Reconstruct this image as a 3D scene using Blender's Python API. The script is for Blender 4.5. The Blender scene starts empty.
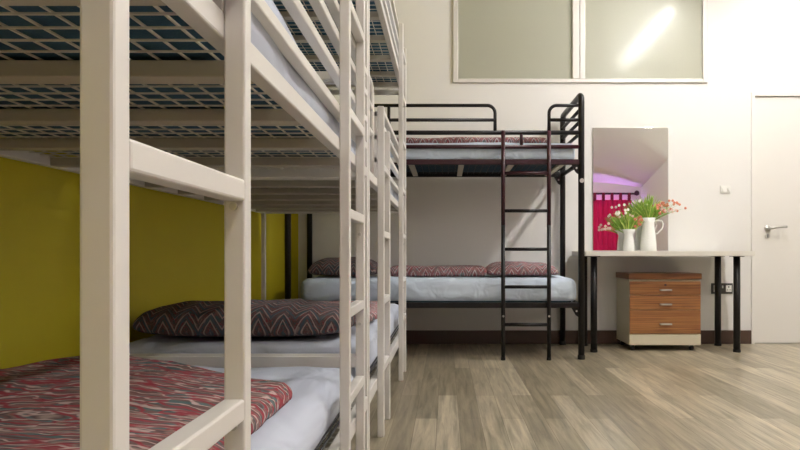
import bpy, bmesh, math, random
from mathutils import Vector, Matrix, noise
random.seed(7)
C = bpy.context.scene.collection
S = bpy.context.scene

# ------------------------------------------------------------------ camera
cam_d = bpy.data.cameras.new('camera'); cam = bpy.data.objects.new('camera', cam_d); C.objects.link(cam)
cam.location = (0, 0, .75); cam.rotation_euler = (math.pi/2, 0, 0)
cam_d.sensor_width = 36; cam_d.lens = 28.8; cam_d.clip_start = .02
cam_d.shift_x = -.0575; cam_d.shift_y = .0356
S.camera = cam
# ------------------------------------------------------------------ world, exposure
w = bpy.data.worlds.new('world'); S.world = w; w.use_nodes = True
w.node_tree.nodes['Background'].inputs[0].default_value = (1, .97, .93, 1)
w.node_tree.nodes['Background'].inputs[1].default_value = .3
S.view_settings.view_transform = 'Standard'; S.view_settings.look = 'None'
S.view_settings.gamma = 1; S.view_settings.use_curve_mapping = False
S.view_settings.exposure = 0.70
TUBE_POWER = 70.0

# ------------------------------------------------------------------ materials
def new_mat(name):
    m = bpy.data.materials.new(name); m.use_nodes = True
    return m, m.node_tree.nodes, m.node_tree.links, m.node_tree.nodes['Principled BSDF']
def mat(name, col, rough=.5, metal=0, bump=0, bscale=60, var=0, vscale=3, coat=0, spec=.5, emis=None):
    m, n, l, b = new_mat(name)
    b.inputs['Roughness'].default_value = rough; b.inputs['Metallic'].default_value = metal
    b.inputs['Specular IOR Level'].default_value = spec
    if coat: b.inputs['Coat Weight'].default_value = coat; b.inputs['Coat Roughness'].default_value = .08
    tc = n.new('ShaderNodeTexCoord')
    nz = n.new('ShaderNodeTexNoise'); nz.inputs['Scale'].default_value = vscale; nz.inputs['Detail'].default_value = 4
    l.new(tc.outputs['Object'], nz.inputs['Vector'])
    mx = n.new('ShaderNodeMixRGB'); mx.inputs[1].default_value = (*col, 1)
    mx.inputs[2].default_value = (*[c*(1-var) for c in col], 1)
    l.new(nz.outputs['Fac'], mx.inputs[0]); l.new(mx.outputs[0], b.inputs['Base Color'])
    if bump:
        n2 = n.new('ShaderNodeTexNoise'); n2.inputs['Scale'].default_value = bscale; n2.inputs['Detail'].default_value = 3
        l.new(tc.outputs['Object'], n2.inputs['Vector'])
        bp = n.new('ShaderNodeBump'); bp.inputs['Strength'].default_value = bump; bp.inputs['Distance'].default_value = .004
        l.new(n2.outputs['Fac'], bp.inputs['Height']); l.new(bp.outputs[0], b.inputs['Normal'])
    if emis:
        b.inputs['Emission Color'].default_value = (*emis[0], 1); b.inputs['Emission Strength'].default_value = emis[1]
    return m

def cloth_pattern(name, scale, axis, rough_scale=1.0, zig=False, dark=1.0, red=(.30, .045, .06), ln=(.50, .38, .35)):
    m, n, l, b = new_mat(name)
    b.inputs['Roughness'].default_value = .9; b.inputs['Specular IOR Level'].default_value = .15
    tc = n.new('ShaderNodeTexCoord'); mp = n.new('ShaderNodeMapping')
    mp.inputs['Scale'].default_value = (1, 1, 1) if zig else ((.5, 1, 1) if axis == 'Y' else (1, .33, 1))
    l.new(tc.outputs['Object'], mp.inputs[0])
    vec = mp.outputs[0]
    if zig:      # chevron: shift one axis by a triangle wave of the other
        sp = n.new('ShaderNodeSeparateXYZ'); l.new(vec, sp.inputs[0])
        pp = n.new('ShaderNodeMath'); pp.operation = 'PINGPONG'; pp.inputs[1].default_value = .045
        l.new(sp.outputs[0], pp.inputs[0])
        mu = n.new('ShaderNodeMath'); mu.operation = 'MULTIPLY'; mu.inputs[1].default_value = 1.9; l.new(pp.outputs[0], mu.inputs[0])
        a0 = n.new('ShaderNodeMath'); a0.operation = 'ADD'; l.new(sp.outputs[1], a0.inputs[0]); l.new(sp.outputs[2], a0.inputs[1])
        ad = n.new('ShaderNodeMath'); ad.operation = 'ADD'; l.new(a0.outputs[0], ad.inputs[0]); l.new(mu.outputs[0], ad.inputs[1])
        cb = n.new('ShaderNodeCombineXYZ'); l.new(sp.outputs[0], cb.inputs[0]); l.new(ad.outputs[0], cb.inputs[1]); l.new(sp.outputs[2], cb.inputs[2])
        vec = cb.outputs[0]; bandaxis = 'Y'
    else: bandaxis = axis
    def wave(sc, dist, ds, ph=0):
        wv = n.new('ShaderNodeTexWave'); wv.bands_direction = bandaxis
        wv.inputs['Scale'].default_value = sc; wv.inputs['Distortion'].default_value = dist
        wv.inputs['Detail'].default_value = 2; wv.inputs['Detail Scale'].default_value = ds; wv.inputs['Phase Offset'].default_value = ph
        l.new(vec, wv.inputs['Vector']); return wv
    nz = n.new('ShaderNodeTexNoise'); nz.inputs['Scale'].default_value = 9 if not zig else 14; nz.inputs['Detail'].default_value = 2
    nz.inputs['Distortion'].default_value = .6
    mp2 = n.new('ShaderNodeMapping'); mp2.inputs['Scale'].default_value = (1.3, 2.6, 2) if axis == 'Y' else (2.6, 1, 2)
    l.new(vec, mp2.inputs[0]); l.new(mp2.outputs[0], nz.inputs['Vector'])
    rp = n.new('ShaderNodeValToRGB'); cr = rp.color_ramp; cr.interpolation = 'LINEAR'
    d = dark
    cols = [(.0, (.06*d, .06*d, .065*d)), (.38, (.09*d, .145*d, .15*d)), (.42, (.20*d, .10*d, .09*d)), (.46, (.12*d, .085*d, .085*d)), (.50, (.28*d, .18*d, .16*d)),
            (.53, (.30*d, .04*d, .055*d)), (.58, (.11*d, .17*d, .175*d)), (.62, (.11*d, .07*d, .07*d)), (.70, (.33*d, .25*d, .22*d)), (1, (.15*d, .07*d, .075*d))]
    cr.elements[0].position = 0; cr.elements[0].color = (*cols[0][1], 1)
    cr.elements[1].position = 1; cr.elements[1].color = (*cols[-1][1], 1)
    for p, c in cols[1:-1]:
        e = cr.elements.new(p); e.color = (*c, 1)
    l.new(nz.outputs['Fac'], rp.inputs[0])
    w1 = wave(scale, 11 if not zig else 2.6, 2.2)
    r1 = n.new('ShaderNodeValToRGB'); r1.color_ramp.elements[0].position = .80; r1.color_ramp.elements[1].position = .97
    l.new(w1.outputs['Fac'], r1.inputs[0])
    m1 = n.new('ShaderNodeMixRGB'); m1.inputs[2].default_value = (*[c*d for c in ln], 1)
    l.new(r1.outputs[0], m1.inputs[0]); l.new(rp.outputs[0], m1.inputs[1])
    w2 = wave(scale*.62, 11 if not zig else 3, 2.2, 2.0)
    r2 = n.new('ShaderNodeValToRGB'); r2.color_ramp.elements[0].position = .80; r2.color_ramp.elements[1].position = 1.0
    l.new(w2.outputs['Fac'], r2.inputs[0])
    m2 = n.new('ShaderNodeMixRGB'); m2.inputs[2].default_value = (.10*d, .14*d, .17*d, 1) if dark < .9 else (*[c*d for c in red], 1)
    l.new(r2.outputs[0], m2.inputs[0]); l.new(m1.outputs[0], m2.inputs[1])
    l.new(m2.outputs[0], b.inputs['Base Color'])
    bp = n.new('ShaderNodeBump'); bp.inputs['Strength'].default_value = .35; bp.inputs['Distance'].default_value = .004
    l.new(w1.outputs['Fac'], bp.inputs['Height']); l.new(bp.outputs[0], b.inputs['Normal'])
    return m

def sheet_mat(name, col, strength=.5):
    m, n, l, b = new_mat(name)
    b.inputs['Base Color'].default_value = (*col, 1); b.inputs['Roughness'].default_value = .75
    b.inputs['Specular IOR Level'].default_value = .2
    tc = n.new('ShaderNodeTexCoord'); mp = n.new('ShaderNodeMapping'); mp.inputs['Scale'].default_value = (1.6, .7, 2.2)
    l.new(tc.outputs['Object'], mp.inputs[0])
    nz = n.new('ShaderNodeTexNoise'); nz.inputs['Scale'].default_value = 4; nz.inputs['Detail'].default_value = 1.7; nz.inputs['Distortion'].default_value = .9
    l.new(mp.outputs[0], nz.inputs['Vector'])
    bp = n.new('ShaderNodeBump'); bp.inputs['Strength'].default_value = strength; bp.inputs['Distance'].default_value = .05
    l.new(nz.outputs['Fac'], bp.inputs['Height']); l.new(bp.outputs[0], b.inputs['Normal'])
    return m

def floor_mat():
    m, n, l, b = new_mat('oak_laminate')
    b.inputs['Roughness'].default_value = .3
    tc = n.new('ShaderNodeTexCoord'); mp = n.new('ShaderNodeMapping'); mp.inputs['Rotation'].default_value = (0, 0, math.pi/2)
    mp.inputs['Location'].default_value = (.35, .04, 0)
    l.new(tc.outputs['Object'], mp.inputs[0])
    br = n.new('ShaderNodeTexBrick'); br.inputs['Scale'].default_value = 1; br.offset = .37; br.offset_frequency = 2
    br.inputs['Brick Width'].default_value = 1.28; br.inputs['Row Height'].default_value = .098
    br.inputs['Mortar Size'].default_value = .0012; br.inputs['Mortar Smooth'].default_value = .3; br.inputs['Bias'].default_value = 0
    br.inputs['Color1'].default_value = (.48, .42, .31, 1); br.inputs['Color2'].default_value = (.25, .212, .145, 1); br.inputs['Mortar'].default_value = (.15, .12, .085, 1)
    l.new(mp.outputs[0], br.inputs['Vector'])
    mp2 = n.new('ShaderNodeMapping'); mp2.inputs['Scale'].default_value = (14, .9, 1); l.new(tc.outputs['Object'], mp2.inputs[0])
    nz = n.new('ShaderNodeTexNoise'); nz.inputs['Scale'].default_value = 2.6; nz.inputs['Detail'].default_value = 7; nz.inputs['Roughness'].default_value = .62; nz.inputs['Distortion'].default_value = .5
    l.new(mp2.outputs[0], nz.inputs['Vector'])
    rp = n.new('ShaderNodeValToRGB'); rp.color_ramp.elements[0].position = .3; rp.color_ramp.elements[0].color = (.50, .495, .475, 1)
    rp.color_ramp.elements[1].position = .68; rp.color_ramp.elements[1].color = (1.2, 1.18, 1.14, 1)
    l.new(nz.outputs['Fac'], rp.inputs[0])
    mx = n.new('ShaderNodeMixRGB'); mx.blend_type = 'MULTIPLY'; mx.inputs[0].default_value = 1
    l.new(br.outputs['Color'], mx.inputs[1]); l.new(rp.outputs[0], mx.inputs[2]); l.new(mx.outputs[0], b.inputs['Base Color'])
    bp = n.new('ShaderNodeBump'); bp.inputs['Strength'].default_value = .15; bp.inputs['Distance'].default_value = .002
    l.new(nz.outputs['Fac'], bp.inputs['Height']); l.new(bp.outputs[0], b.inputs['Normal'])
    return m

def wood_mat(name, c1, c2):
    m, n, l, b = new_mat(name); b.inputs['Roughness'].default_value = .35
    tc = n.new('ShaderNodeTexCoord'); mp = n.new('ShaderNodeMapping'); mp.inputs['Scale'].default_value = (.8, 3, 48)
    l.new(tc.outputs['Object'], mp.inputs[0])
    nz = n.new('ShaderNodeTexNoise'); nz.inputs['Scale'].default_value = 2.2; nz.inputs['Detail'].default_value = 5; nz.inputs['Distortion'].default_value = .8
    l.new(mp.outputs[0], nz.inputs['Vector'])
    rp = n.new('ShaderNodeValToRGB'); rp.color_ramp.elements[0].position = .35; rp.color_ramp.elements[0].color = (*c1, 1)
    rp.color_ramp.elements[1].position = .65; rp.color_ramp.elements[1].color = (*c2, 1)
    l.new(nz.outputs['Fac'], rp.inputs[0]); l.new(rp.outputs[0], b.inputs['Base Color'])
    return m

def pane_mat():
    m, n, l, b = new_mat('frosted_glass')
    b.inputs['Base Color'].default_value = (.50, .50, .40, 1); b.inputs['Roughness'].default_value = .4; b.inputs['Specular IOR Level'].default_value = .25
    b.inputs['Transmission Weight'].default_value = .25
    b.inputs['Coat Weight'].default_value = .3; b.inputs['Coat Roughness'].default_value = .15
    tc = n.new('ShaderNodeTexCoord'); nz = n.new('ShaderNodeTexNoise'); nz.inputs['Scale'].default_value = 45; nz.inputs['Detail'].default_value = 3
    l.new(tc.outputs['Object'], nz.inputs['Vector'])
    bp = n.new('ShaderNodeBump'); bp.inputs['Strength'].default_value = .12; bp.inputs['Distance'].default_value = .003
    l.new(nz.outputs['Fac'], bp.inputs['Height']); l.new(bp.outputs[0], b.inputs['Normal']); l.new(bp.outputs[0], b.inputs['Coat Normal'])
    return m

M = dict(
    wall=mat('wall_paint', (.79, .775, .75), .8, bump=.08, bscale=150, var=.03),
    yellow=mat('yellow_paint', (.62, .52, .010), .6, bump=.1, bscale=90, var=.12, vscale=2),
    ceil=mat('ceiling_paint', (.86, .84, .80), .9, var=.03),
    floor=floor_mat(),
    skirt=mat('brown_skirting', (.08, .042, .027), .4, var=.3, vscale=8),
    white_metal=mat('cream_painted_steel', (.77, .74, .70), .30, bump=.06, bscale=25, var=.07, vscale=9),
    grey_metal=mat('grey_painted_steel', (.52, .48, .40), .45, var=.15, vscale=9),
    wire=mat('galvanised_wire', (.80, .76, .68), .45, metal=.1, var=.2, vscale=20),
    black_metal=mat('black_painted_steel', (.010, .008, .009), .38, var=.3, vscale=6, spec=.35),
    maroon_reflection=mat('black_steel_maroon_reflection', (.040, .006, .012), .33, var=.3, vscale=6, spec=.4),  # black steel with a reddish reflection put into its base colour
    black_plastic=mat('black_plastic', (.012, .012, .012), .5),
    core=mat('teal_mattress_ticking', (.03, .11, .18), .85, bump=.3, bscale=200, var=.3, vscale=5),
    sheet=sheet_mat('pale_blue_sheet', (.56, .60, .70), .75),
    sheet_w=sheet_mat('white_blue_sheet', (.64, .73, .85), .5),
    quilt=cloth_pattern('wavy_striped_quilt', 11, 'Y'),
    quilt_d=cloth_pattern('chevron_quilt', 9, 'Y', zig=True, dark=1.45, red=(.17, .045, .055), ln=(.42, .36, .38)),
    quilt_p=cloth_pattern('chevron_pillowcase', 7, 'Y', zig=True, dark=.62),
    piping=mat('black_piping', (.01, .01, .012), .6),
    alu=mat('aluminium', (.72, .69, .65), .4, metal=.15, var=.08, vscale=12),
    steel=mat('brushed_steel', (.62, .60, .57), .35, metal=.8, var=.1),
    pane=pane_mat(),
    door=mat('door_paint', (.80, .775, .73), .5, var=.02),
    desk=mat('white_laminate', (.76, .73, .66), .35, var=.04),
    cream=mat('cream_cabinet', (.68, .62, .47), .45, var=.06),
    wood=wood_mat('teak_drawer', (.17, .058, .016), (.44, .20, .068)),
    wood_d=wood_mat('teak_top', (.11, .035, .009), (.30, .12, .035)),
    mirror=mat('mirror_silver', (.93, .93, .93), .01, metal=1),
    enamel=mat('white_enamel', (.86, .86, .82), .2, var=.03),
    leaf=mat('grass_green', (.30, .55, .06), .5, var=.55, vscale=40),
    leaf_y=mat('yellow_green', (.58, .72, .16), .5, var=.4, vscale=40),
    coral=mat('coral_petal', (.85, .30, .18), .6, var=.4, vscale=60),
    pink=mat('blush_petal', (.88, .62, .55), .6, var=.2, vscale=60),
    wpetal=mat('white_petal', (.90, .88, .78), .6),
    tab=mat('maroon_tab', (.20, .005, .04), .75),
    curtain=mat('magenta_curtain', (.88, .01, .16), .75, var=.3, vscale=3),
    darkrod=mat('dark_rod', (.05, .015, .03), .4),
    white_pl=mat('white_plastic', (.82, .81, .77), .35),
    socket=mat('grey_black_socket', (.05, .048, .045), .4),
    tube=mat('lamp_diffuser', (.9, .9, .9), .5, emis=((1, .98, .965), TUBE_POWER)),
    tube_dim=mat('lamp_diffuser_dim', (.9, .9, .9), .5, emis=((1, .96, .93), TUBE_POWER*.37)),
    purple=mat('purple_led', (.5, .3, .8), .5, emis=((.55, .25, 1), 22)),
)

# ------------------------------------------------------------------ mesh builder
class MB:
    def __init__(s): s.b = bmesh.new()
    def box(s, x0, x1, y0, y1, z0, z1, bev=0):
        r = bmesh.ops.create_cube(s.b, size=1)
        for v in r['verts']:
            v.co = Vector((x0+(v.co.x+.5)*(x1-x0), y0+(v.co.y+.5)*(y1-y0), z0+(v.co.z+.5)*(z1-z0)))
        if bev:
            es = list({e for v in r['verts'] for e in v.link_edges})
            bmesh.ops.bevel(s.b, geom=es, offset=bev, segments=2, profile=.5, affect='EDGES', clamp_overlap=True)
        return s
    def tube(s, pts, r, seg=12, cap=True, radii=None):
        pts = [Vector(p) for p in pts]; rings = []
        up = None
        for i, p in enumerate(pts):
            t = (pts[min(i+1, len(pts)-1)] - pts[max(i-1, 0)]).normalized()
            if up is None:
                up = t.cross(Vector((0, 0, 1)))
                if up.length < .05: up = t.cross(Vector((0, 1, 0)))
                up.normalize()
            else:
                up = (up - t*up.dot(t)).normalized()
            sd = t.cross(up)
            rr = radii[i] if radii else r
            rings.append([s.b.verts.new(p + (up*math.cos(a) + sd*math.sin(a))*rr) for a in [2*math.pi*k/seg for k in range(seg)]])
        for a, b in zip(rings, rings[1:]):
            for k in range(seg): s.b.faces.new((a[k], a[(k+1) % seg], b[(k+1) % seg], b[k]))
        if cap:
            s.b.faces.new(rings[0][::-1]); s.b.faces.new(rings[-1])
        return s
    def lathe(s, prof, cx, cy, seg=32):
        rings = [[s.b.verts.new((cx+r*math.cos(2*math.pi*k/seg), cy+r*math.sin(2*math.pi*k/seg), z)) for k in range(seg)] for r, z in prof]
        for a, b in zip(rings, rings[1:]):
            for k in range(seg): s.b.faces.new((a[k], a[(k+1) % seg], b[(k+1) % seg], b[k]))
        s.b.faces.new(rings[0][::-1]); s.b.faces.new(rings[-1])
        return s
    def prism(s, poly, y0, y1):            # polygon in x,z extruded along y
        a = [s.b.verts.new((x, y0, z)) for x, z in poly]; b = [s.b.verts.new((x, y1, z)) for x, z in poly]
        s.b.faces.new(a); s.b.faces.new(b[::-1])
        for k in range(len(poly)):
            j = (k+1) % len(poly); s.b.faces.new((a[k], b[k], b[j], a[j]))
        return s
    def obj(s, name, m, parent=None, smooth=False, loc=None):
        bmesh.ops.recalc_face_normals(s.b, faces=s.b.faces)
        me = bpy.data.meshes.new(name); s.b.to_mesh(me); s.b.free()
        me.materials.append(m)
        if smooth:
            for p in me.polygons: p.use_smooth = True
        o = bpy.data.objects.new(name, me); C.objects.link(o)
        if parent:
            o.parent = parent
            off = Vector((0, 0, 0)); q = parent
            while q: off += q.location; q = q.parent
            me.transform(Matrix.Translation(-off))
        elif loc is not None:
            me.transform(Matrix.Translation(-Vector(loc))); o.location = loc
        return o

def empty(name, loc):
    o = bpy.data.objects.new(name, None); C.objects.link(o); o.location = loc; o.empty_display_size = .1; return o
def tag(o, label, cat, group=None):
    o['label'] = label; o['category'] = cat
    if group: o['group'] = group
    return o
def struct(o): o['kind'] = 'structure'; return o
def arc(cx, cz, r, a0, a1, n=7):            # in (u,z) plane
    return [(cx+r*math.cos(math.radians(a0+(a1-a0)*i/n)), cz+r*math.sin(math.radians(a0+(a1-a0)*i/n))) for i in range(n+1)]

# ------------------------------------------------------------------ the room
XL, XR, YB, YF, ZC = -1.283, 4.15, 5.32, -3.0, 3.15
struct(MB().box(XL-.1, XR+.1, YF-.1, YB+1.2, -.1, 0).obj('floor', M['floor']))
struct(MB().box(XL-.1, XL, YF-.1, YB+.1, 0, ZC).obj('wall_left', M['yellow']))
struct(MB().box(XR, XR+.1, YF-.1, YB+.1, 0, ZC).obj('wall_right', M['wall']))
struct(MB().box(XL, XR, YF-.1, YF, 0, 2.27).obj('wall_front', M['wall']))
WX0, WX1, WZ0, WZ1 = .058, 2.17, 2.167, 3.0
DX0, DX1, DZ = 2.535, 3.40, 2.085
wb = MB()
wb.box(XL, WX0, YB, YB+.1, 0, ZC).box(WX0, WX1, YB, YB+.1, 0, WZ0).box(WX0, WX1, YB, YB+.1, WZ1, ZC)
wb.box(WX1, DX0, YB, YB+.1, 0, ZC).box(DX0, DX1, YB, YB+.1, DZ, ZC).box(DX1, XR, YB, YB+.1, 0, ZC)
struct(wb.obj('wall_back', M['wall']))
cb = MB().box(XL-.1, XR+.1, -.9, YB+.1, ZC, ZC+.1)
struct(cb.obj('ceiling', M['ceil']))
b = MB(); NX, NY = 40, 24; gr = {}                     # the ceiling slopes and curves down towards the front wall
for k in (0, .1):
    for i in range(NX+1):
        for j in range(NY+1):
            x = XL-.1+(XR+.2-XL)*i/NX; y = -.9-(YF*-1+.1-.9)*j/NY
            z = ZC if y > -1.25 else ZC-(-1.25-y)*.503
            sx = max(0, min(1, (x-2.9)/1.25)); f_ = max(0, min(1, (-.9-y)/.4)); full = .62-.5*max(0, min(1, (-1.3-y)/1.7))
            gr[(k, i, j)] = b.b.verts.new((x, y, z - full*f_*sx*sx + k))
    for i in range(NX):
        for j in range(NY):
            b.b.faces.new([gr[(k, i, j)], gr[(k, i+1, j)], gr[(k, i+1, j+1)], gr[(k, i, j+1)]])
struct(b.obj('ceiling_slope', M['ceil'], None, True))
struct(MB().box(XL, DX0-.002, YB-.016, YB, 0, .112, .004).obj('baseboard_back', M['skirt']))
struct(MB().box(XL, WX0+2.6, YB+.85, YB+.9, 1.9, ZC).obj('wall_beyond', M['wall']))
struct(MB().box(XL, XL+.055, YB-.004, YB, .112, ZC).obj('trim_1', M['yellow']))
# window
wf = struct(empty('window_1', (WX0, YB, WZ0)))
f = MB()
f.box(WX0, WX0+.042, YB-.02, YB+.03, WZ0, WZ1, .004).box(WX1-.042, WX1, YB-.02, YB+.03, WZ0, WZ1, .004)
f.box(WX0+.042, WX1-.042, YB-.018, YB+.03, WZ0, WZ0+.032, .004).box(WX0+.042, WX1-.042, YB-.018, YB+.03, WZ1-.03, WZ1, .004)
f.box(1.048, 1.105, YB-.02, YB+.03, WZ0+.032, WZ1-.03, .004); f.box(1.112, 1.155, YB-.012, YB+.03, WZ0+.032, WZ1-.03, .004)
f.obj('window_frame', M['alu'], wf)
MB().box(WX0+.042, 1.048, YB+.004, YB+.012, WZ0+.03, WZ1-.03).obj('window_pane', M['pane'], wf)
MB().box(1.155, WX1-.042, YB+.004, YB+.012, WZ0+.03, WZ1-.03).obj('window_pane', M['pane'], wf)
# door
dr = struct(empty('door_1', (2.97, YB, 0)))
f = MB().box(DX0, DX0+.028, YB-.014, YB+.09, 0, DZ, .002).box(DX1-.028, DX1, YB-.014, YB+.09, 0, DZ, .002).box(DX0+.028, DX1-.028, YB-.014, YB+.09, DZ-.028, DZ, .002)
f.obj('door_frame', M['door'], dr)
MB().box(DX0+.032, DX1-.032, YB+.004, YB+.044, .008, DZ-.032, .002).obj('door_leaf', M['door'], dr)
h = MB()
hx, hz = 2.672, .958
h.tube([(hx, YB+.004, hz), (hx, YB-.010, hz)], .026, 24)
h.tube([(hx, YB-.008, hz), (hx, YB-.045, hz), (hx+.012, YB-.056, hz), (hx+.05, YB-.058, hz+.008), (hx+.10, YB-.056, hz+.013), (hx+.135, YB-.054, hz+.013)], .010, 12)
h.obj('door_handle', M['steel'], dr, True)
MB().tube([(hx, YB+.004, hz-.062), (hx, YB-.006, hz-.062)], .020, 20).obj('keyhole_plate', M['steel'], dr)
MB().box(hx-.003, hx+.003, YB-.008, YB-.005, hz-.076, hz-.050).obj('keyhole', M['black_plastic'], dr)

# ------------------------------------------------------------------ ceiling lamps
def lamp(x, y, label, m='tube'):
    t = tag(empty('batten_lamp', (x, y, ZC)), label, 'ceiling light', 'batten lamps on the ceiling')
    MB().box(x-.05, x+.05, y-.95, y+.95, ZC-.045, ZC, .004).obj('lamp_body', M['white_pl'], t)
    MB().tube([(x, y-.92, ZC-.085), (x, y+.92, ZC-.085)], .04, 16).obj('lamp_tube', M[m], t, True)
    for e in (-.93, .93): MB().box(x-.042, x+.042, y+e-.02, y+e+.02, ZC-.13, ZC-.04, .004).obj('end_cap', M['white_pl'], t)
lamp(2.15, 3.75, 'white batten tube lamp on ceiling near the frosted window')
lamp(2.15, .9, 'white batten tube lamp on ceiling above middle of the aisle', 'tube_dim')
lamp(.75, -.2, 'added fill tube lamp on ceiling behind the viewer, left of the others', 'tube_dim')  # unseen fill lamp, added to brighten the near faces of the bunks

# ------------------------------------------------------------------ soft shapes
def rbox(x0, x1, y0, y1, z0, z1, r, n=(24, 40, 6), disp=None, keep=None):
    m = MB(); B = m.b; cache = {}
    def vert(i, j, k):
        key = (i, j, k)
        if key in cache: return cache[key]
        p = Vector((x0+(x1-x0)*i/n[0], y0+(y1-y0)*j/n[1], z0+(z1-z0)*k/n[2]))
        q = Vector((min(max(p.x, x0+r), x1-r), min(max(p.y, y0+r), y1-r), min(max(p.z, z0+min(r, (z1-z0)/2)), z1-min(r, (z1-z0)/2))))
        d = p-q
        if d.length > 1e-6: d.normalize()
        rr = Vector((r, r, min(r, (z1-z0)/2)))
        p2 = Vector((q.x+d.x*rr.x, q.y+d.y*rr.y, q.z+d.z*rr.z))
        if disp: p2 = disp(p2, d)
        v = B.verts.new(p2); cache[key] = v; return v
    def face(a, b2, c, d): B.faces.new((vert(*a), vert(*b2), vert(*c), vert(*d)))
    nx, ny, nz = n
    for i in range(nx):
        for j in range(ny):
            face((i, j, 0), (i, j+1, 0), (i+1, j+1, 0), (i+1, j, 0)); face((i, j, nz), (i+1, j, nz), (i+1, j+1, nz), (i, j+1, nz))
    for i in range(nx):
        for k in range(nz):
            face((i, 0, k), (i+1, 0, k), (i+1, 0, k+1), (i, 0, k+1)); face((i, ny, k), (i, ny, k+1), (i+1, ny, k+1), (i+1, ny, k))
    for j in range(ny):
        for k in range(nz):
            face((0, j, k), (0, j, k+1), (0, j+1, k+1), (0, j+1, k)); face((nx, j, k), (nx, j+1, k), (nx, j+1, k+1), (nx, j, k+1))
    if keep:
        kill = [f for f in B.faces if not keep(f.calc_center_median())]
        bmesh.ops.delete(B, geom=kill, context='FACES')
    return m

def mattress(x0, x1, y0, y1, z0, z1, label, sm, amp=.006, top=None, piping=False, seed=0, r=.035):
    t = tag(empty('mattress', ((x0+x1)/2, (y0+y1)/2, z0)), label, 'mattress')
    sx = max(8, int((x1-x0)/.035)); sy = max(8, int((y1-y0)/.035))
    def disp(p, d):
        q = Vector((p.x*2.2, p.y*1.4, p.z*5+seed))
        a = (noise.noise(q*1.6)+.5*noise.noise(q*4.2))*amp
        wr = abs(noise.noise(Vector((p.x*5+p.y*2, p.y*3.2, seed+2))))
        p = p.copy()
        if p.z > z0+.03:
            if abs(d.z) > .3 or (x0+.05 < p.x < x1-.05 and y0+.05 < p.y < y1-.05): p.z += a - wr*amp*1.2
            p.x += (a*.8+wr*amp*.6)*(1 if p.x > (x0+x1)/2 else -1)*(abs(d.x) > .2)
            p.y += a*.8*(1 if p.y > (y0+y1)/2 else -1)*(abs(d.y) > .2)
            if top and p.z > (z0+z1)/2: p.z += top(p)
        return p
    rbox(x0+.012, x1-.012, y0+.012, y1-.012, z0, z1-.045, min(r, .04), (sx//2, sy//2, 4)).obj('mattress_core', M['core'], t, True)
    so = rbox(x0, x1, y0, y1, z0+.004, z1, r, (sx, sy, 7), disp, keep=lambda c: c.z > z0+.016)
    s = so.obj('fitted_sheet', sm, t, True)
    if piping:
        for zz in (z0+.026, z0+.046):
            MB().tube([(x1+.004, y0+.05+i*(y1-y0-.1)/12, zz) for i in range(13)], .0035, 8).obj('piping', M['piping'], t, True)
    return t

def pillow(x0, x1, y0, y1, z0, h, name, m, label, cat='pillow', group=None, rot=0, seed=0, amp=.008, box=.42, share=.72):
    cx, cy = (x0+x1)/2, (y0+y1)/2; a, b2 = (x1-x0)/2, (y1-y0)/2; B = MB(); N = 36; K = 24
    g = {}
    for sgn in (1, -1):
        for i in range(N+1):
            for j in range(K+1):
                u = -1+2*i/N; v = -1+2*j/K
                u_, v_ = math.sin(u*math.pi/2), math.sin(v*math.pi/2)
                edge = i in (0, N) or j in (0, K)
                if edge and sgn == -1: g[(sgn, i, j)] = g[(1, i, j)]; continue
                th = (max(0, 1-abs(u_)**3.2)*max(0, 1-abs(v_)**2.6))**box
                pin = 1-.07*(abs(v_)**2)*1.0; pin2 = 1-.07*(abs(u_)**2)
                x = a*u_*pin; y = b2*v_*pin2
                hh = h*share*th if sgn == 1 else -h*(1-share)*th
                n_ = noise.noise(Vector((x*6+seed, y*6, sgn*3+seed)))*amp*2*th + noise.noise(Vector((x*17+seed, y*17, sgn)))*amp*.5*th
                z = z0+h*(1-share)+hh+(n_ if sgn == 1 else 0)
                if sgn == -1: z = max(z, z0)
                X = cx + x*math.cos(rot)-y*math.sin(rot); Y = cy + x*math.sin(rot)+y*math.cos(rot)
                g[(sgn, i, j)] = B.b.verts.new((X, Y, z))
    for sgn in (1, -1):
        for i in range(N):
            for j in range(K):
                q = [g[(sgn, i, j)], g[(sgn, i+1, j)], g[(sgn, i+1, j+1)], g[(sgn, i, j+1)]]
                if len(set(q)) == 4: B.b.faces.new(q if sgn == 1 else q[::-1])
    return tag(B.obj(name, m, None, True, (cx, cy, z0)), label, cat, group)

def quilt(x0, x1, y0, y1, z0, z1, m, label, seed=0, amp=.012, r=.03, group=None, shape=None, skew=None):
    def disp(p, d):
        p = p.copy(); q = Vector((p.x*3+seed, p.y*3, seed))
        a = noise.noise(q)*amp + noise.noise(q*3.1)*amp*.45
        p.x += noise.noise(Vector((p.y*5, seed, 1)))*amp*1.5; p.y += noise.noise(Vector((p.x*5, seed, 4)))*amp*1.5
        if skew: dx, dy = skew(p); p.x += dx; p.y += dy
        if p.z > z0+.01: p.z += a
        if shape: p.z += shape(p)*(1 if p.z > z0+.01 else 0)
        return p
    o = rbox(x0, x1, y0, y1, z0, z1, r, (36, 36, 6), disp).obj('folded_quilt', m, None, True, ((x0+x1)/2, (y0+y1)/2, z0))
    return tag(o, label, 'quilt', group)

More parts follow.
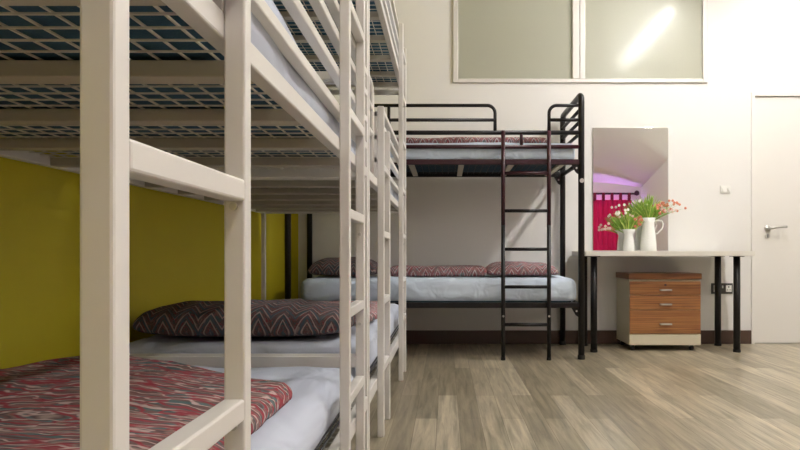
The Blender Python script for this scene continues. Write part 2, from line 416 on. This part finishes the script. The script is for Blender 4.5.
# ------------------------------------------------------------------ white three-tier bunk beds
T = .027; XA = -.253; XR_ = -.280; XW = -1.252           # tube size, outer face of the ladders, outer face of the rails, wall face
RG = .023
def white_bunk(y0, y1, ya, yb, yc, yd, bars, label):
    t = tag(empty('bunk_bed', ((XA+XW)/2, (y0+y1)/2, 0)), label, 'bunk bed', 'white three-tier bunk beds along the yellow wall')
    W = M['white_metal']; xi = XR_-T; xwi = XW+T
    def bx(name, a, m=W, bev=.003): return MB().box(*a, bev).obj(name, m, t)
    for (xa, xb) in ((xi, XR_), (XW, xwi)):
        bx('post', (xa, xb, y0, y0+T, 0, 2.14)); bx('post', (xa, xb, y1-T, y1, 0, 2.14))
        for yy in (y0, y1-T): MB().box(xa+.001, xb-.001, yy+.001, yy+T-.001, 2.14, 2.148, .002).obj('post_cap', M['white_pl'], t)
    tiers = ((.195, .243), (1.021, 1.055), (1.828, 1.862))
    for k, (za, zb) in enumerate(tiers):
        bx('side_rail', (xi, XR_, y0+T, y1-T, za, zb)); bx('side_rail', (XW, xwi, y0+T, y1-T, za, zb))
        for yy in (y0, y1-T): bx('end_rail', (xwi, xi, yy, yy+T, za, zb))
        for yb_ in bars:
            bx('cross_bar', (xwi, xi, yb_, yb_+.045, zb-.033, zb-.007), M['grey_metal'], .002)
        b = MB(); zt = zb-.003; n = int((xi-xwi)/.047)
        for i in range(1, n+1):
            x = xwi + (xi-xwi)*i/(n+1); b.box(x-.0016, x+.0016, y0+T, y1-T, zt-.003, zt)
        m_ = int((y1-y0)/.05)
        for i in range(1, m_):
            y = y0+T+(y1-y0-2*T)*i/m_; b.box(xwi, xi, y-.0016, y+.0016, zt-.0055, zt-.0025)
        b.obj('wire_mesh', M['wire'], t)
    for yy in (y0, y1-T):
        for (za, zb) in ((.343, .383), (1.215, 1.24), (1.37, 1.40), (1.98, 2.005), (2.10, 2.13)):
            bx('end_rail', (xwi, xi, yy+.001, yy+T-.001, za, zb))
    # ladders fixed to the outside of the rails
    for yy, zt in ((ya, 1.352), (yb, 1.300)): bx('ladder_stile', (XR_, XA, yy, yy+T, 0, zt))
    for z in (.29, .567, .843, 1.119): bx('ladder_rung', (XR_, XA, ya+T, yb, z-T, z))
    bx('ladder_stile', (XR_, XA, yc, yc+T, 0, 2.11)); bx('ladder_stile', (XR_, XA, yd, yd+T, 0, 2.05))
    for z in (.372, .606, .87, 1.14, 1.43, 1.70, 1.97): bx('ladder_rung', (XR_, XA, yc+T, yd, z-T, z))
    for z in (1.143, 1.237, 1.331, 1.405): bx('guard_rail', (xi+.002, XR_, ya if z < 1.4 else yb, y1-T, z-RG, z))
    bx('guard_upright', (xi+.002, XR_, ya, ya+.022, 1.055, 1.331)); bx('guard_upright', (xi+.002, XR_, yb, yb+.022, 1.055, 1.405))
    xc = XR_-T/2; r = .07; g = y0+.19; p = [(y0+T, 1.41)] + [(u, z) for u, z in arc(g-r, 1.41-r, r, 90, 0)] + [(g, 1.055)]
    MB().tube([(xc, u, z) for u, z in p], .0115, 12).obj('guard_rail', W, t, True)
    for z in (1.22, 1.32): MB().tube([(xc, y0+T, z), (xc, g, z)], .010, 10).obj('guard_rail', W, t, True)
    for z in (1.93, 2.02, 2.11): bx('guard_rail', (xi+.002, XR_, y0+T, y1-T, z-RG, z))
    for z in (1.24, 1.40, 2.0, 2.11): bx('guard_rail', (XW, xwi-.002, y0+T, y1-T, z-RG, z))
    for yy in (y0+.027, y1-.062):
        for za in (1.021, 1.828): bx('bracket', (xwi-.004, xwi+.004, yy, yy+.035, za-.035, za+.01))
    for yy in (yb, yd):
        for z in (.567, .843): MB().tube([(XR_+.0135, yy-.001, z-.034), (XR_+.0135, yy-.006, z-.034)], .005, 10).obj('bolt', M['steel'], t)
    return t
white_bunk(.225, 2.305, .487, .8056, 1.680, 1.980, (.66, .985, 1.315, 1.65, 1.98), 'cream steel three-tier bunk bed nearest the viewer, ladder filling the left foreground')
white_bunk(2.325, 4.36, 2.610, 2.885, 3.770, 4.045, (2.60, 2.92, 3.24, 3.56, 3.88, 4.12), 'cream steel three-tier bunk bed behind the nearest one, beside the black bunk bed')

MX0, MX1 = XW+T+.006, XR_-T-.002
mattress(MX0, MX1, .26, 2.25, .244, .398, 'pale blue sheeted mattress on the bottom bunk of the nearest bed, folded quilt on top', M['sheet'], .010, piping=True, seed=1, r=.06, top=lambda p: -.035*max(0, min(1, (p.y-1.75)/.4)))
mattress(MX0, MX1, 2.36, 4.32, .244, .42, 'pale blue sheeted mattress on the bottom bunk of the second white bed, under a pillow', M['sheet'], .008, piping=True, seed=5)
mattress(MX0, MX1, .26, 2.25, 1.0555, 1.195, 'pale blue sheeted mattress on the middle bunk of the nearest bed, behind its guard rails', M['sheet'], .014, top=lambda p: .032*max(0, min(1, (1.46-p.y)/.25)), seed=9)
mattress(MX0, MX1, 2.36, 4.32, 1.0555, 1.205, 'pale blue sheeted mattress on the middle bunk of the second white bed', M['sheet'], .014, seed=13)
mattress(MX0, MX1, .26, 2.25, 1.8625, 1.99, 'sheeted mattress on the top bunk of the nearest white bed', M['sheet'], .006, seed=17)
mattress(MX0, MX1, 2.36, 4.32, 1.8625, 1.99, 'mattress on top bunk of second white bed, its teal underside showing through mesh', M['sheet'], .006, seed=21)

quilt(-1.16, -.375, .60, 1.80, .405, .458, M['quilt'], 'wavy striped red and teal folded quilt on the nearest bottom bunk', seed=3, amp=.018,
      shape=lambda p: .012-.035*max(0, min(1, (p.x+.72)/.34)), skew=lambda p: (.17*max(0, p.y-1.45)/.4*max(0, min(1, (-p.x-.7)/.45)), -.24*max(0, min(1, (p.x+.98)/.6))*max(0, (p.y-1.0)/.86)))
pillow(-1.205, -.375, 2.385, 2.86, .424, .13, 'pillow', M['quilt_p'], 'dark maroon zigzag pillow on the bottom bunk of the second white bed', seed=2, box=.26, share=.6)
quilt(-1.18, -.34, 2.93, 3.6, .426, .485, M['quilt_d'], 'folded maroon patterned quilt behind the dark pillow on the second white bed', seed=8)

# ------------------------------------------------------------------ black bunk bed
def black_bunk():
    X0, X1, Y0, Y1 = -1.122, .960, 4.54, 5.265; R = .0225
    t = tag(empty('bunk_bed', ((X0+X1)/2, (Y0+Y1)/2, 0)), 'black tubular steel bunk bed with ladder standing against the back wall', 'bunk bed')
    K = M['black_metal']; Mr = M['maroon_reflection']
    def tb(name, pts, r, m=K, parent=t, seg=14): return MB().tube(pts, r, seg).obj(name, m, parent, True)
    for x in (X0, X1):
        rr = .05; top = 1.878
        path = [(Y0, 0.012), (Y0, top-rr)] + arc(Y0+rr, top-rr, rr, 180, 90)[1:] + arc(Y1-rr, top-rr, rr, 90, 0) + [(Y1, .012)]
        tb('end_frame', [(x, y, z) for y, z in path], R)
        for z in (1.61, 1.695, 1.78): tb('end_rail', [(x, Y0, z), (x, Y1, z)], .013)
        tb('end_rail', [(x, Y0, .385), (x, Y1, .385)], .016); tb('end_rail', [(x, Y0, 1.398), (x, Y1, 1.398)], .016)
        for y in (Y0, Y1): MB().tube([(x, y, 0), (x, y, .03)], .026, 16).obj('foot_cap', M['black_plastic'], t)
        sx = 1 if x < 0 else -1
        for y in (Y0, Y1):
            for z in (1.385, .372):
                MB().prism([(x+sx*R*.8, z), (x+sx*.075, z), (x+sx*.04, z-.06), (x+sx*R*.8, z-.075)], y-.004, y+.004).obj('bracket', K, t)
                MB().tube([(x+sx*.035, y-.007, z-.03), (x+sx*.035, y-.003, z-.03)], .007, 10).obj('bolt', M['steel'], t)
        MB().tube([(x, Y0-R-.002, 1.265), (x, Y0-R+.006, 1.265)], .016, 12).obj('bolt', M['steel'], t)
    # decks
    for zc, m in ((1.398, Mr), (.383, K)):
        for y in (Y0, Y1): MB().box(X0, X1, y-.014, y+.014, zc-.019, zc+.019, .004).obj('side_rail', m if y == Y0 else K, t)
        for x in (-.97, -.61, -.25, .11, .47, .83):
            MB().box(x-.02, x+.02, Y0+.014, Y1-.014, zc-.016, zc+.002, .003).obj('cross_bar', M['grey_metal'], t)
        b = MB()
        for i in range(1, 40): x = X0+.02+(X1-X0-.04)*i/40; b.box(x-.0016, x+.0016, Y0+.014, Y1-.014, zc+.005, zc+.008)
        for i in range(1, 15): y = Y0+(Y1-Y0)*i/15; b.box(X0+.02, X1-.02, y-.0016, y+.0016, zc+.002, zc+.005)
        b.obj('wire_mesh', M['black_metal'], t)
    # front guard
    for z, m, r in ((1.507, Mr, .014), (1.607, K, .016)): tb('guard_rail', [(X0, Y0, z), (X1, Y0, z)], r, m)
    tb('guard_rail', [(X0, Y1, 1.607), (X1, Y1, 1.607)], .013)
    r = .055; zt = 1.80; g0 = .348; g1 = .731
    tb('guard_rail', [(X0, Y0, zt)] + [(Y, Y0, z) for Y, z in arc(g0-r, zt-r, r, 90, 0)] + [(g0, Y0, 1.607)], .012)
    tb('guard_rail', [(X1, Y0, zt)] + [(Y, Y0, z) for Y, z in arc(g1+r, zt-r, r, 90, 180)] + [(g1, Y0, 1.607)], .012)
    tb('guard_rail', [(X0, Y0, 1.697), (g0, Y0, 1.697)], .012); tb('guard_rail', [(X1, Y0, 1.697), (g1, Y0, 1.697)], .012)
    for x in (-.405,): tb('guard_upright', [(x, Y0, 1.607), (x, Y0, zt)], .012)
    tb('guard_upright', [(.535, Y0, 1.507), (.535, Y0, 1.607)], .012, Mr)
    tb('guard_upright', [(-.09, Y1, 1.40), (-.09, Y1, 1.607)], .012)
    # ladder
    yl = Y0-.04
    for x in (.402, .724):
        tb('ladder_stile', [(x, yl, .012), (x, yl, .95)], .0145); tb('ladder_stile', [(x, yl, .95), (x, yl, 1.61)], .0145, Mr)
        MB().tube([(x, yl, 0), (x, yl, .02)], .0165, 12).obj('foot_cap', M['black_plastic'], t)
        MB().tube([(x, yl-.017, .31), (x, yl-.012, .31)], .008, 10).obj('bolt', M['steel'], t)
        for z in (1.507, 1.607): MB().box(x-.01, x+.01, yl, Y0, z-.01, z+.01).obj('hook', Mr, t)
        MB().box(x-.009, x+.009, yl, Y0, .37, .39).obj('hook', K, t)
    for z in (.25, .515, .78, 1.05, 1.315): tb('ladder_rung', [(.402, yl, z), (.724, yl, z)], .012, K if z < 1.1 else Mr)
    return t
black_bunk()
mattress(-1.04, .935, 4.557, 5.245, .3925, .575, 'white-blue sheeted mattress on the bottom bunk of the black bed', M['sheet_w'], .009, seed=31, r=.05)
mattress(-1.07, .925, 4.56, 5.245, 1.4065, 1.545, 'white-blue sheeted mattress on the upper bunk of the black bed', M['sheet_w'], .006, seed=35, r=.04)
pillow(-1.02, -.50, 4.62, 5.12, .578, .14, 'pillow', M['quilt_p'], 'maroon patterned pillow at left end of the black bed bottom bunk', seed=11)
quilt(-.42, .30, 4.68, 5.16, .58, .655, M['quilt_d'], 'red and grey zigzag folded quilt in the middle of the black bed bottom bunk', seed=12, amp=.008)
pillow(.29, .84, 4.64, 5.14, .578, .11, 'pillow', M['quilt_d'], 'red and grey zigzag pillow at right end of bottom bunk, behind the black ladder', seed=14)
quilt(-.55, .75, 4.66, 5.14, 1.548, 1.60, M['quilt_d'], 'red patterned folded quilt on the upper bunk of the black bed', seed=15, amp=.008, r=.025)

# ------------------------------------------------------------------ desk
DY0, DY1, DXA, DXB, DT = 4.78, 5.30, 1.042, 2.31, .768
dk = tag(empty('desk', ((DXA+DXB)/2, (DY0+DY1)/2, 0)), 'long white desk on round black legs under the mirror', 'desk')
MB().box(DXA, DXB, DY0, DY1, DT-.038, DT, .003).obj('desk_top', M['desk'], dk)
for x in (1.125, 2.213):
    for y in (4.87, 5.21):
        lg = MB().tube([(x, y, .012), (x, y, DT-.038)], .025, 20).obj('leg', M['black_metal'], dk, True)
        MB().tube([(x, y, 0), (x, y, .02)], .028, 20).obj('foot_cap', M['black_plastic'], lg)
        MB().box(x-.04, x+.04, y-.04, y+.04, DT-.043, DT-.037).obj('mounting_plate', M['black_metal'], lg)

# ------------------------------------------------------------------ drawer pedestal
px0, px1, py0, py1 = 1.41, 1.96, 4.92, 5.295
pd = tag(empty('drawer_cabinet', ((px0+px1)/2, (py0+py1)/2, 0)), 'low cream cabinet with three teak drawers on castors under the desk', 'cabinet')
MB().box(px0, px1, py0+.015, py1, .045, .550, .004).obj('cabinet_body', M['cream'], pd)
MB().box(px0, px1, py0, py0+.014, .045, .128, .003).obj('plinth', M['cream'], pd)
MB().box(px0-.006, px1+.006, py0-.004, py1+.0, .551, .597, .004).obj('cabinet_top', M['wood_d'], pd)
for z0, z1, hzz in ((.432, .536, .466), (.318, .429, .356), (.133, .315, .205)):
    d = MB().box(px0+.003, px1-.003, py0-.004, py0+.014, z0, z1, .002).obj('drawer', M['wood'], pd)
    hx = 1.685
    MB().box(hx-.045, hx+.045, py0-.028, py0-.004, hzz-.003, hzz+.009, .002).obj('handle', M['steel'], d)
    if z0 > .4: MB().tube([(hx, py0-.007, .508), (hx, py0-.003, .508)], .009, 14).obj('lock', M['darkrod'], d)
for x in (px0+.035, px1-.06):
    for y in (py0+.04, py1-.05):
        c = MB().tube([(x-.012, y, .022), (x+.012, y, .022)], .022, 18).obj('castor', M['black_plastic'], pd, True)
        MB().box(x-.016, x+.016, y-.012, y+.012, .030, .046, .002).obj('castor_fork', M['steel'], c)

# ------------------------------------------------------------------ mirror
mr = tag(empty('mirror', (1.532, YB, DT)), 'tall frameless rectangular mirror on the wall above the desk', 'mirror')
MB().box(1.217, 1.847, YB-.008, YB, DT+.004, 1.797, .001).obj('mirror_backing', M['alu'], mr)
MB().box(1.220, 1.844, YB-.012, YB-.0082, DT+.007, 1.794, .0008).obj('mirror_glass', M['mirror'], mr)

# ------------------------------------------------------------------ jugs with flowers
def jug(x, y, H, rb, rt, label, handle):
    t = tag(empty('jug', (x, y, DT)), label, 'jug', None)
    z = DT+.0005
    prof = [(rb*.96, z), (rb, z+.004), (rb*.98, z+H*.2), (rb*.86, z+H*.5), (rb*.72, z+H*.74), (rt*.92, z+H*.86), (rt*1.12, z+H),
            (rt*1.06, z+H), (rt*.86, z+H*.86), (rb*.66, z+H*.74), (rb*.8, z+H*.5), (rb*.9, z+H*.2), (rb*.88, z+.01)]
    MB().lathe(prof, x, y).obj('jug_body', M['enamel'], t, True)
    if handle:
        hh = [(x+rb*.80, y, z+H*.50), (x+rb*1.15, y, z+H*.54), (x+rb*1.7, y, z+H*.68), (x+rb*1.85, y, z+H*.82), (x+rb*1.6, y, z+H*.93), (x+rb*1.1, y, z+H*.93), (x+rt*.95, y, z+H*.9)]
        MB().tube(hh, .006, 10).obj('handle', M['enamel'], t, True)
    b = MB(); a = [(x-rt*1.05, y-.012), (x-rt*1.6, y), (x-rt*1.05, y+.012)]    # pouring lip
    top = [b.b.verts.new((p[0], p[1], z+H*(1.0 if i != 1 else 1.03))) for i, p in enumerate(a)]
    low = b.b.verts.new((x-rt*.95, y, z+H*.88))
    b.b.faces.new((top[0], top[1], low)); b.b.faces.new((top[1], top[2], low)); b.b.faces.new((top[0], low, top[2])); b.b.faces.new((top[0], top[2], top[1]))
    b.obj('spout', M['enamel'], t)
jug(1.490, 5.22, .178, .048, .050, 'small white enamel jug on the desk, left of the taller jug', False)
jug(1.652, 5.225, .272, .066, .052, 'tall white enamel jug with curved handle on the desk', True)

def bouquet(x, y, z, label, n, spread, hmin, hmax, blooms):
    t = tag(empty('bouquet', (x, y, z)), label, 'flowers', 'artificial flowers in the jugs')
    def blade(b, base, tip, wd, droop):
        base = Vector(base); tip = Vector(tip); ctrl = (base+tip)/2 + Vector((0, 0, droop)); pts = []
        for i in range(7):
            s = i/6; p = base*(1-s)**2 + ctrl*2*s*(1-s) + tip*s*s; pts.append(p)
        b.tube(pts, wd, 5, True, [wd*(.5+.8*math.sin(math.pi*min(1, s/6+.15)))*(1 if s < 6 else .2) for s in range(7)])
    for mk, cnt in (('leaf', n), ('leaf_y', n//2)):
        b = MB()
        for i in range(cnt):
            a = random.uniform(0, 2*math.pi); rr = spread*random.uniform(.2, 1)
            tip = (x+math.cos(a)*rr, y+(-abs(math.sin(a))*.5+.12)*rr, z+random.uniform(hmin, hmax)*(1.1-.5*rr/spread))
            blade(b, (x+random.uniform(-.02, .02), y+random.uniform(-.02, .02), z-.05), tip, .0038, random.uniform(.01, .05))
        b.obj('foliage', M[mk], t, True)
    st = MB()
    for (dx, dy, dz, mk, rad) in blooms: blade(st, (x, y, z-.05), (x+dx, y+dy, z+dz), .0014, .03)
    st.obj('stem', M['leaf'], t, True)
    for (dx, dy, dz, mk, rad) in blooms:
        b = MB(); c = Vector((x+dx, y+dy, z+dz))
        for k in range(6):
            a = k*math.pi/3 + dx*20; d = Vector((math.cos(a), -.45, math.sin(a))).normalized(); 
            bmesh.ops.create_icosphere(b.b, subdivisions=1, radius=rad*.5, matrix=Matrix.Translation(c+d*rad*.62) @ Matrix.Scale(.6, 4, (0, 1, 0)))
        bmesh.ops.create_icosphere(b.b, subdivisions=1, radius=rad*.3, matrix=Matrix.Translation(c+Vector((0, -rad*.3, 0))))
        b.obj('blossom', M[mk], t, True)
R_ = random.uniform
bl = [(R_(-.20, -.12), R_(-.05, .02), R_(.0, .07), 'pink', .012) for _ in range(5)] + [(R_(-.11, .0), R_(-.06, .0), R_(.10, .20), 'wpetal', .012) for _ in range(8)] + \
     [(R_(.03, .10), R_(-.07, .0), R_(.02, .10), 'coral', .013) for _ in range(8)] + [(R_(-.16, .1), R_(-.07, .0), R_(.02, .14), 'pink', .011) for _ in range(5)]
bouquet(1.490, 5.22, DT+.178, 'green sprays with white and coral blossoms standing in the small jug', 80, .17, .08, .19, bl)
bl = [(R_(.05, .14), R_(-.07, .0), R_(.03, .12), 'coral', .014) for _ in range(9)] + [(R_(.14, .30), R_(-.05, .02), R_(.05, .14), 'coral', .011) for _ in range(12)] + \
     [(R_(.05, .24), R_(-.06, .0), R_(.04, .12), 'pink', .011) for _ in range(8)] + [(R_(-.10, .05), R_(-.06, .0), R_(.10, .18), 'wpetal', .009) for _ in range(4)]
bouquet(1.650, 5.225, DT+.272, 'taller spray of grassy leaves and coral blossoms standing in the tall jug', 95, .19, .08, .21, bl)

# ------------------------------------------------------------------ switch and socket
sw = tag(empty('light_switch', (2.32, YB, 1.278)), 'white plastic light switch on the wall left of the door', 'switch')
MB().box(2.277, 2.363, YB-.010, YB, 1.252, 1.312, .003).obj('switch_plate', M['white_pl'], sw)
for x in (2.300, 2.342): MB().box(x-.008, x+.008, YB-.018, YB-.009, 1.270, 1.294, .002).obj('rocker', M['white_pl'], sw)
sk = tag(empty('wall_socket', (2.29, YB, .459)), 'dark double wall socket with white inserts behind the desk leg', 'socket')
MB().box(2.203, 2.381, YB-.010, YB, .415, .503, .003).obj('socket_plate', M['socket'], sk)
for x in (2.245, 2.345):
    f = MB().box(x-.024, x+.024, YB-.013, YB-.009, .432, .486, .002).obj('socket_insert', M['white_pl'], sk)
    b = MB().box(x-.004, x+.004, YB-.0145, YB-.0125, .466, .479); b.box(x-.016, x-.005, YB-.0145, YB-.0125, .445, .450); b.box(x+.005, x+.016, YB-.0145, YB-.0125, .445, .450)
    b.obj('pin_hole', M['black_plastic'], f)
MB().box(2.289, 2.301, YB-.014, YB-.009, .462, .484, .002).obj('rocker', M['white_pl'], sk)

# ------------------------------------------------------------------ curtain seen in the mirror
cu = tag(empty('curtain', (3.2, YF+.12, 0)), 'magenta red tab-top curtain reflected in the mirror', 'curtain')
b = MB(); N = 160; x0, x1 = 2.35, 3.92; rows = []
for (yy) in (0, .006):
    rows.append([[b.b.verts.new((x0+(x1-x0)*i/N, YF+.13+yy+.028*math.sin(i*.62)+.012*math.sin(i*.23+1), z)) for i in range(N+1)] for z in (.02, .6, 1.2, 1.88)])
for L in range(2):
    for k in range(3):
        for i in range(N): b.b.faces.new((rows[L][k][i], rows[L][k][i+1], rows[L][k+1][i+1], rows[L][k+1][i]))
for k in (0, 3):
    for i in range(N): b.b.faces.new((rows[0][k][i], rows[0][k][i+1], rows[1][k][i+1], rows[1][k][i]))
b.obj('curtain_panel', M['curtain'], cu, True)
for i in range(9):
    x = x0+.06+i*(x1-x0-.12)/8
    MB().box(x-.03, x+.03, YF+.105, YF+.155, 1.86, 2.03, .01).obj('curtain_tab', M['tab'], cu)
rd = tag(empty('curtain_rod', (3.2, YF+.13, 2.01)), 'dark curtain rod with end knob reflected in the mirror', 'curtain rod')
MB().tube([(x0-.1, YF+.13, 2.01), (4.0, YF+.13, 2.01)], .022, 14).obj('rod', M['darkrod'], rd, True)
MB().lathe([(.02, 1.97), (.05, 1.99), (.055, 2.03), (.04, 2.06), (.01, 2.08)], 4.02, YF+.13).obj('finial', M['darkrod'], rd, True)
for x in (x0-.05, 4.02): MB().box(x-.015, x+.015, YF, YF+.13, 1.99, 2.02).obj('bracket', M['darkrod'], rd)
led = tag(empty('led_strip', (3.2, YF+.01, 1.80)), 'purple light strip hidden behind the top of the magenta curtain', 'light strip')
MB().box(2.3, 3.95, YF+.002, YF+.02, 1.80, 1.83).obj('strip_lamp', M['purple'], led)
